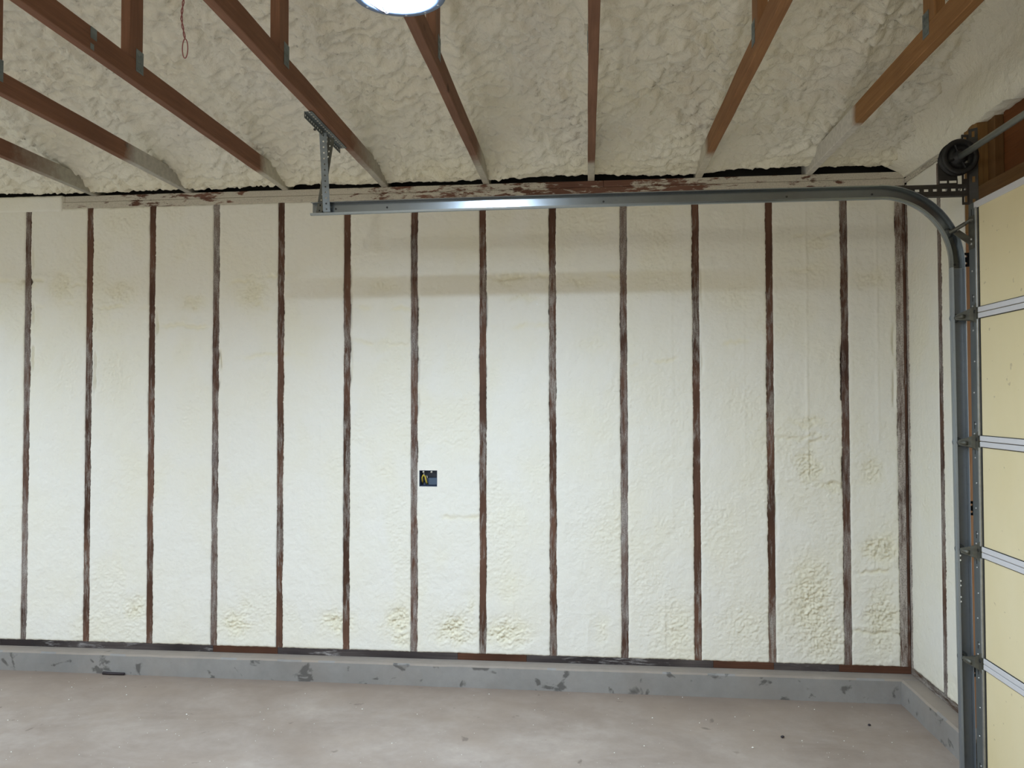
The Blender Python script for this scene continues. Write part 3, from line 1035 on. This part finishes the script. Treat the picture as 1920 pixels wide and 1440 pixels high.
# ------------------------------------------------------------------ door track
YM, YW = -0.900, -0.873            # mouth and web of the channel
track = empty('door_track', (0.175, YM, 0.0))
tag(track, 'galvanised garage door track bending from horizontal rail to upright channel', 'door track')
PROF = [(0.000, YW), (0.057, YW), (0.0595, YM + 0.004), (0.055, YM - 0.004), (0.0535, YM - 0.003), (0.0575, YM + 0.004), (0.0552, YW - 0.002),
        (0.0018, YW - 0.002), (-0.0045, YM + 0.002), (-0.0035, YM - 0.0075), (0.0035, YM - 0.0095), (0.0035, YM - 0.0115), (-0.0048, YM - 0.0095), (-0.0065, YM + 0.002)]


def sweep(name, path, prof, mat, parent, off=0.0):
    """path: list of (x, z, nx, nz) with n the outward direction; prof: (u along n, y)."""
    bm = bmesh.new()
    rings = []
    for x, z, ax, az in path:
        rings.append([bm.verts.new((x + ax * (u + off), y, z + az * (u + off))) for u, y in prof])
    n = len(prof)
    for a, b in zip(rings, rings[1:]):
        for k in range(n):
            bm.faces.new((a[k], a[(k + 1) % n], b[(k + 1) % n], b[k]))
    bm.faces.new(rings[0])
    bm.faces.new(list(reversed(rings[-1])))
    return from_bm(name, bm, mat, parent)


CXc, CZc, RI = -0.135, 2.222, 0.296
hp = [(-2.734 + (CXc + 2.734) * k / 6, 2.513 + 0.005 * k / 6 + 0.003 * math.sin(PI * k / 6), 0, 1) for k in range(7)]
ht = sweep('horizontal_track', hp, PROF, GALV, track)
cp = []
for k in range(25):
    a = PI / 2 * (1 - k / 24)
    cp.append((CXc + RI * math.cos(a), CZc + RI * math.sin(a), math.cos(a), math.sin(a)))
cp.append((CXc + RI, CZc - 0.018, 1, 0))
sweep('curved_track', cp, PROF, GALV, track, 0.0008)
vz = [(2.2035, 0.162), (1.4, 0.1665), (0.7, 0.1705), (0.004 + floor_z(.2), 0.176)]
vt = sweep('vertical_track', [(x, z, 1, 0) for z, x in vz], PROF, GALV_V, track)
# punched holes low in the web of the upright
bm = bmesh.new()
for zz in (0.945, 0.925, 0.835, 0.815, 0.765, 0.745):
    bm_tube(bm, [(0.1915, YW - 0.02, zz), (0.1915, YW + 0.02, zz)], 0.0042, 10)
cut_me = bpy.data.meshes.new('cut')
bmesh.ops.recalc_face_normals(bm, faces=bm.faces)
bm.to_mesh(cut_me)
bm.free()
cut = bpy.data.objects.new('cut', cut_me)
COL.objects.link(cut)
cut.location = vt.location + track.location
md = vt.modifiers.new('holes', 'BOOLEAN')
md.object = cut
md.solver = 'EXACT'
cut.location = (0, 0, 0)
bpy.context.view_layer.update()
dg = bpy.context.evaluated_depsgraph_get()
nm = bpy.data.meshes.new_from_object(vt.evaluated_get(dg))
vt.modifiers.clear()
vt.data = nm
bpy.data.objects.remove(cut)


def bolt(parent, p, ax=(0, -1, 0), r=0.006, h=0.004, mat=None):
    return lathe('bolt', [(r, -0.001), (r, h * 0.6), (r * 0.6, h), (0, h)], p, ax, mat or BOLT_M, parent, 8)


for x in (-2.62, -2.37, -1.35, -0.53, -0.16):
    bolt(track, (x, YW - 0.002, 2.543), r=0.0045, mat=FLAG_M)
bolt(track, (-2.69, YW - 0.002, 2.541), r=0.009, mat=GALV_DK)
for x in (0.185, 0.198):
    bolt(track, (x, YW - 0.003, 2.221), r=0.004, mat=FLAG_M)
# punched angle that ties the curve to the flag bracket
bm = bmesh.new()
bm_perf(bm, (-0.10, YW + 0.003, 2.529), (1, 0, 0), (0, 0, 1), 9, 0.0383, 0.050, 0.0095, 0.0055, 0.002, skip=(0, 1))
bm_box(bm, -0.10, 0.244, YW + 0.001, YW + 0.028, 2.527, 2.529)
from_bm('support_angle', bm, FLAG_M, track)
for x in (0.158, 0.212, 0.236):
    bolt(track, (x, YW + 0.001, 2.555), r=0.006)
# flag bracket on the jamb
bm = bmesh.new()
bm_perf(bm, (0.226, YW + 0.006, 2.488), (0, 0, 1), (1, 0, 0), 6, 0.052, 0.030, 0.015, 0.0065, 0.0025)
bm_perf(bm, (0.256, YW + 0.006, 2.472), (0, 0, 1), (1, -0.9, 0), 7, 0.050, 0.036, 0.013, 0.006, 0.0025, skip=(1, 3, 5))
from_bm('flag_bracket', bm, FLAG_M, track)
# bearing plate below the drum
bm = bmesh.new()
bm_box(bm, 0.125, 0.206, YW + 0.004, YW + 0.007, 2.602, 2.70)
bm_perf(bm, (0.125, YW + 0.004, 2.578), (1, 0, 0), (0, 0, 1), 2, 0.0405, 0.024, 0.016, 0.0055, 0.003)
from_bm('bearing_plate', bm, FLAG_M, track)
# jamb brackets
for z, n in ((2.212, 2), (1.12, 2), (0.42, 2)):
    xi = 0.219 if z > 2 else 0.226
    bm = bmesh.new()
    bm_perf(bm, (xi, YW + 0.003, z), (0, 0, 1), (1, 0, 0), n, 0.031, 0.030, 0.005, 0.008, 0.0025)
    bm_box(bm, xi + 0.028, 0.334, YW + 0.001, YW + 0.0035, z, z + n * 0.031)
    from_bm('jamb_bracket', bm, DARK_M, track)

# ------------------------------------------------------------------ hanger of the horizontal track
hang = empty('track_hanger', (-2.655, -0.95, ZC0))
tag(hang, 'perforated steel angle hanger holding up the free end of the horizontal track', 'bracket')
bm = bmesh.new()
bm_perf(bm, (-2.655, -1.193, 2.8935), (0, 1, 0), (0, 0, -1), 19, 0.0255, 0.028, 0.0055, 0.0055, 0.002)
bm_perf(bm, (-2.655, -1.193, 2.8925), (0, 1, 0), (1, 0, 0), 19, 0.0255, 0.034, 0.0070, 0.0055, 0.002)
from_bm('ceiling_angle', bm, GALV_DK, hang)


def strut(p, q, wid, mat, side):
    p, q = Vector(p), Vector(q)
    u = (q - p)
    L = u.length
    v = Vector((1, 0.25 * side, 0))
    v = (v - u.normalized() * v.dot(u.normalized())).normalized()
    n = int(round(L / 0.0255))
    bm = bmesh.new()
    bm_perf(bm, p - v * wid / 2, u, v, n, L / n, wid, 0.0042, 0.0042, 0.0022)
    return from_bm('strut', bm, mat, hang)


strut((-2.655, -0.960, 2.880), (-2.655, -0.904, 2.522), 0.033, GALV_DK, 1)
strut((-2.625, -0.930, 2.866), (-2.700, -0.880, 2.522), 0.034, HINGE_M, -1)
bolt(hang, (-2.655, -0.966, 2.872), r=0.006, mat=GALV_DK)
bolt(hang, (-2.662, -0.905, 2.535), r=0.006, mat=GALV_DK)
bolt(hang, (-2.666, -1.03, 2.872), ax=(-1, 0, 0), r=0.006, h=0.008, mat=FLAG_M)

# ------------------------------------------------------------------ shaft and cable drum
shaft = empty('torsion_shaft', (0.193, -0.90, 2.685))
tag(shaft, 'steel torsion shaft with a black cable drum above the garage door', 'shaft')
tube('shaft_tube', [(0.193, -0.868, 2.685), (0.193, -3.95, 2.685)], 0.0135, SHAFT_M, shaft, 16)
prof = [(0.0, 0.0), (0.070, 0.0), (0.076, 0.004), (0.076, 0.010), (0.069, 0.013), (0.067, 0.017), (0.070, 0.021), (0.067, 0.025), (0.071, 0.029), (0.068, 0.033),
        (0.076, 0.038), (0.077, 0.044), (0.073, 0.047), (0.058, 0.046), (0.054, 0.040), (0.052, 0.028), (0.028, 0.026), (0.026, 0.046), (0.0, 0.046)]
lathe('cable_drum', prof, (0.193, -0.886, 2.685), (0, -1, 0), DARK_M, shaft, 40)
for a in range(4):
    ang = a * PI / 2 + 0.4
    c, s = math.cos(ang), math.sin(ang)
    bm = bmesh.new()
    bm_tube(bm, [(0.193 + c * 0.022, -0.921, 2.685 + s * 0.022), (0.193 + c * 0.055, -0.926, 2.685 + s * 0.055)], 0.005, 6)
    from_bm('drum_spoke', bm, DARK_M, shaft)
for ang in (-0.9, 0.35):
    p = (0.193 + math.cos(ang) * 0.035, -0.925, 2.685 + math.sin(ang) * 0.035)
    lathe('set_screw', [(0.006, 0.0), (0.006, 0.016), (0.0, 0.018)], p, (0, -1, 0), HINGE_M, shaft, 8)

# ------------------------------------------------------------------ garage door
XD = 0.210
Y0, Y1 = -0.955, -3.66
door = empty('door_1', (XD + 0.02, -2.3, 0.0))
struct(door, 'closed cream sectional garage door with white rails')
zs_ = [0.018, 0.525, 0.988, 1.451, 1.992, 2.466]
for k in range(5):
    za, zb_ = zs_[k] + 0.0015, zs_[k + 1] - 0.0015
    sec = box('door_section', XD + 0.006, XD + 0.048, Y1, Y0 - 0.002, za, zb_, DOOR_CREAM, door, 0.001)
    top_h = 0.027 if k == 4 else 0.021
    # white rails along both edges, standing proud of the cream back
    if k > 0:
        box('rail', XD - 0.001, XD + 0.007, Y1, Y0 - 0.066, za, za + 0.0215, RAIL_W, sec, 0.0015)
        box('rail_edge', XD + 0.003, XD + 0.0065, Y1, Y0 - 0.066, za + 0.0215, za + 0.0245, SEAL_K, sec)
    else:
        box('rail', XD - 0.001, XD + 0.007, Y1, Y0 - 0.066, za, za + 0.03, SEAL_K, sec, 0.0015)
    box('rail', XD - 0.001, XD + 0.007, Y1, (Y0 - 0.066) if k < 4 else (Y0 - 0.045), zb_ - top_h, zb_, RAIL_W, sec, 0.0015)
    if k < 4:
        box('rail_edge', XD + 0.003, XD + 0.0065, Y1, Y0 - 0.066, zb_ - top_h - 0.003, zb_ - top_h, SEAL_K, sec)
    zt_ = zb_
    bm = bmesh.new()
    bm_box(bm, XD - 0.0008, XD + 0.007, Y0 - 0.055, Y0, za, zt_, 0.0008)
    from_bm('end_stile', bm, GALV_STILE, sec)
    bm = bmesh.new()
    bm_box(bm, XD - 0.004, XD + 0.006, Y0 - 0.067, Y0 - 0.055, za + 0.022, zt_ - 0.024, 0.0012)
    from_bm('stile_flange', bm, BOLT_M, sec)
    box('stile_gap', XD + 0.0035, XD + 0.0065, Y0 - 0.074, Y0 - 0.067, za, zt_, SEAL_K, sec)
    for q in range(4):
        zz = za + 0.07 + q * (zb_ - za - 0.14) / 3
        lathe('rivet', [(0.0045, -0.001), (0.004, 0.002), (0, 0.003)], (XD - 0.0008, Y0 - 0.034 + 0.008 * (q % 2), zz), (-1, 0, 0), BOLT_M, sec, 8)
    for zz in (za + 0.05, zb_ - 0.055):
        box('slot', XD - 0.0016, XD, Y0 - 0.028, Y0 - 0.024, zz, zz + 0.03, SEAL_K, sec)


def hinge(z, xr):
    """graduated roller hinge: folded triangular leaf, tube, roller running in the track."""
    bm = bmesh.new()
    t_ = 0.003
    # leaf on the stile
    pts = [(Y0 - 0.058, z - 0.042), (Y0 - 0.058, z + 0.042), (Y0 - 0.035, z + 0.030), (Y0 - 0.004, z + 0.012), (Y0 - 0.004, z - 0.026), (Y0 - 0.035, z - 0.036)]
    top = [bm.verts.new((XD - 0.005, a, b)) for a, b in pts]
    bot = [bm.verts.new((XD - 0.001, a, b)) for a, b in pts]
    bm.faces.new(top)
    bm.faces.new(list(reversed(bot)))
    for q in range(6):
        bm.faces.new((top[q], bot[q], bot[(q + 1) % 6], top[(q + 1) % 6]))
    # folded body tapering from the leaf to the roller tube
    cz = z - 0.010
    A = [(XD - 0.003, Y0 - 0.040, z - 0.034), (XD - 0.020, Y0 - 0.036, z - 0.026), (XD - 0.020, Y0 - 0.036, z + 0.020), (XD - 0.003, Y0 - 0.040, z + 0.030)]
    B = [(xr + 0.014, Y0 + 0.026, cz - 0.013), (xr - 0.007, Y0 + 0.030, cz - 0.011), (xr - 0.007, Y0 + 0.030, cz + 0.010), (xr + 0.014, Y0 + 0.026, cz + 0.013)]
    a = [bm.verts.new(p) for p in A]
    b = [bm.verts.new(p) for p in B]
    bm.faces.new(a)
    bm.faces.new(list(reversed(b)))
    for q in range(4):
        bm.faces.new((a[q], b[q], b[(q + 1) % 4], a[(q + 1) % 4]))
    h = from_bm('hinge', bm, HINGE_M, door)
    tube('roller_stem', [(xr + 0.002, Y0 - 0.020, cz), (xr + 0.002, YM + 0.018, cz)], 0.009, HINGE_M, h, 10)
    lathe('roller', [(0, 0), (0.012, 0), (0.020, 0.003), (0.0215, 0.007), (0.020, 0.012), (0.012, 0.014), (0, 0.014)], (xr + 0.006, YM + 0.020, cz), (0, -1, 0), GALV_DK, h, 20)
    lathe('pivot_hole', [(0.0075, 0.0), (0.0075, 0.0015), (0, 0.0015)], (XD - 0.005, Y0 - 0.048, z + 0.006), (-1, 0, 0), SEAL_K, h, 10)
    for dz_ in (-0.028, 0.030):
        lathe('hinge_bolt', [(0.005, 0.0), (0.005, 0.003), (0, 0.004)], (XD - 0.005, Y0 - 0.034, z + dz_), (-1, 0, 0), BOLT_M, h, 8)


for z, x in ((1.992, 0.170), (1.451, 0.174), (0.988, 0.177), (0.525, 0.181)):
    hinge(z, x)
# top roller bracket: an arm sloping from the door edge up to a roller in the curve
bm = bmesh.new()
bm_tube(bm, [(0.152, Y0 + 0.040, 2.357), (0.163, Y0 + 0.01, 2.364), (0.186, Y0 - 0.02, 2.380)], 0.0085, 10)
a0, a1 = Vector((0.165, Y0 + 0.015, 2.352)), Vector((0.209, Y0 - 0.030, 2.295))
bm_tube(bm, [(0.186, Y0 - 0.02, 2.380), (0.200, Y0 - 0.035, 2.392), (0.209, Y0 - 0.040, 2.392)], 0.007, 8)
d_ = (a1 - a0).normalized()
s_ = d_.cross(Vector((0, 1, 0))).normalized()
vs = []
for p in (a0, a1):
    for sgn in (-1, 1):
        for yy in (-0.003, 0.003):
            vs.append(bm.verts.new(p + s_ * 0.014 * sgn + Vector((0, yy, 0))))
for f in ((0, 1, 3, 2), (4, 6, 7, 5), (0, 4, 5, 1), (2, 3, 7, 6), (0, 2, 6, 4), (1, 5, 7, 3)):
    bm.faces.new([vs[q] for q in f])
bm_box(bm, XD - 0.004, XD, Y0 - 0.050, Y0 - 0.004, 2.27, 2.41)
tb = from_bm('top_bracket', bm, HINGE_M, door)
lathe('roller', [(0, 0), (0.012, 0), (0.0215, 0.005), (0.0215, 0.009), (0.012, 0.014), (0, 0.014)], (0.152, YM + 0.020, 2.357), (0, -1, 0), GALV_DK, tb, 20)
for z in (2.29, 2.31, 2.39):
    lathe('hinge_bolt', [(0.006, 0.0), (0.006, 0.004), (0, 0.005)], (XD - 0.004, Y0 - 0.03, z), (-1, 0, 0), BOLT_M, tb, 8)

# ------------------------------------------------------------------ small things on the floor
st = tube('dark_stick', [(-4.285, -0.108, floor_z(-4.285) + 0.010), (-4.24, -0.108, floor_z(-4.24) + 0.0085), (-4.153, -0.105, floor_z(-4.15) + 0.0075)], [0.009, 0.0085, 0.0075], DARKBIT, None, 10)
tag(st, 'short dark stick lying at the foot of the back curb', 'stick')


def pebble(x, y, r, label):
    bm = bmesh.new()
    bmesh.ops.create_icosphere(bm, subdivisions=2, radius=r)
    for v in bm.verts:
        v.co *= 1 + 0.25 * float(perlin(v.co.x * 90 + x, v.co.y * 90 + v.co.z * 60, 140))
        v.co.z *= 0.7
        v.co += Vector((x, y, floor_z(x) + r * 0.62))
    return tag(from_bm('pebble', bm, DARKBIT, None, True), label, 'pebble', 'dark pebbles on the floor')


pebble(-0.498, -0.576, 0.0085, 'dark pebble in the middle of the right part of the floor')
pebble(-0.031, -0.392, 0.0075, 'dark pebble closest to the right corner of the floor')

# crumbs of shaved foam: nobody could count them
bm = bmesh.new()
for k in range(420):
    x = RNG.uniform(-5.3, 0.2)
    y = -0.11 - 1.35 * RNG.rand() ** 0.8
    r = 0.0012 + 0.0035 * RNG.rand() ** 4
    if x > -1.5 and RNG.rand() < 0.25:
        r *= 1.3
    c = Vector((x, y, floor_z(x) + r * 0.5))
    vs = [bm.verts.new(c + Vector((a * r * RNG.uniform(.6, 1.4), b * r * RNG.uniform(.6, 1.4), d * r * .8))) for a, b, d in
          ((1, 0, 0), (-1, 0, 0), (0, 1, 0), (0, -1, 0), (0, 0, 1), (0, 0, -.6))]
    for f in ((0, 2, 4), (2, 1, 4), (1, 3, 4), (3, 0, 4), (2, 0, 5), (1, 2, 5), (3, 1, 5), (0, 3, 5)):
        bm.faces.new([vs[q] for q in f])
cr = from_bm('foam_crumbs', bm, CRUMB)
tag(cr, 'white crumbs of shaved foam strewn over the concrete floor', 'foam crumbs', None, 'stuff')
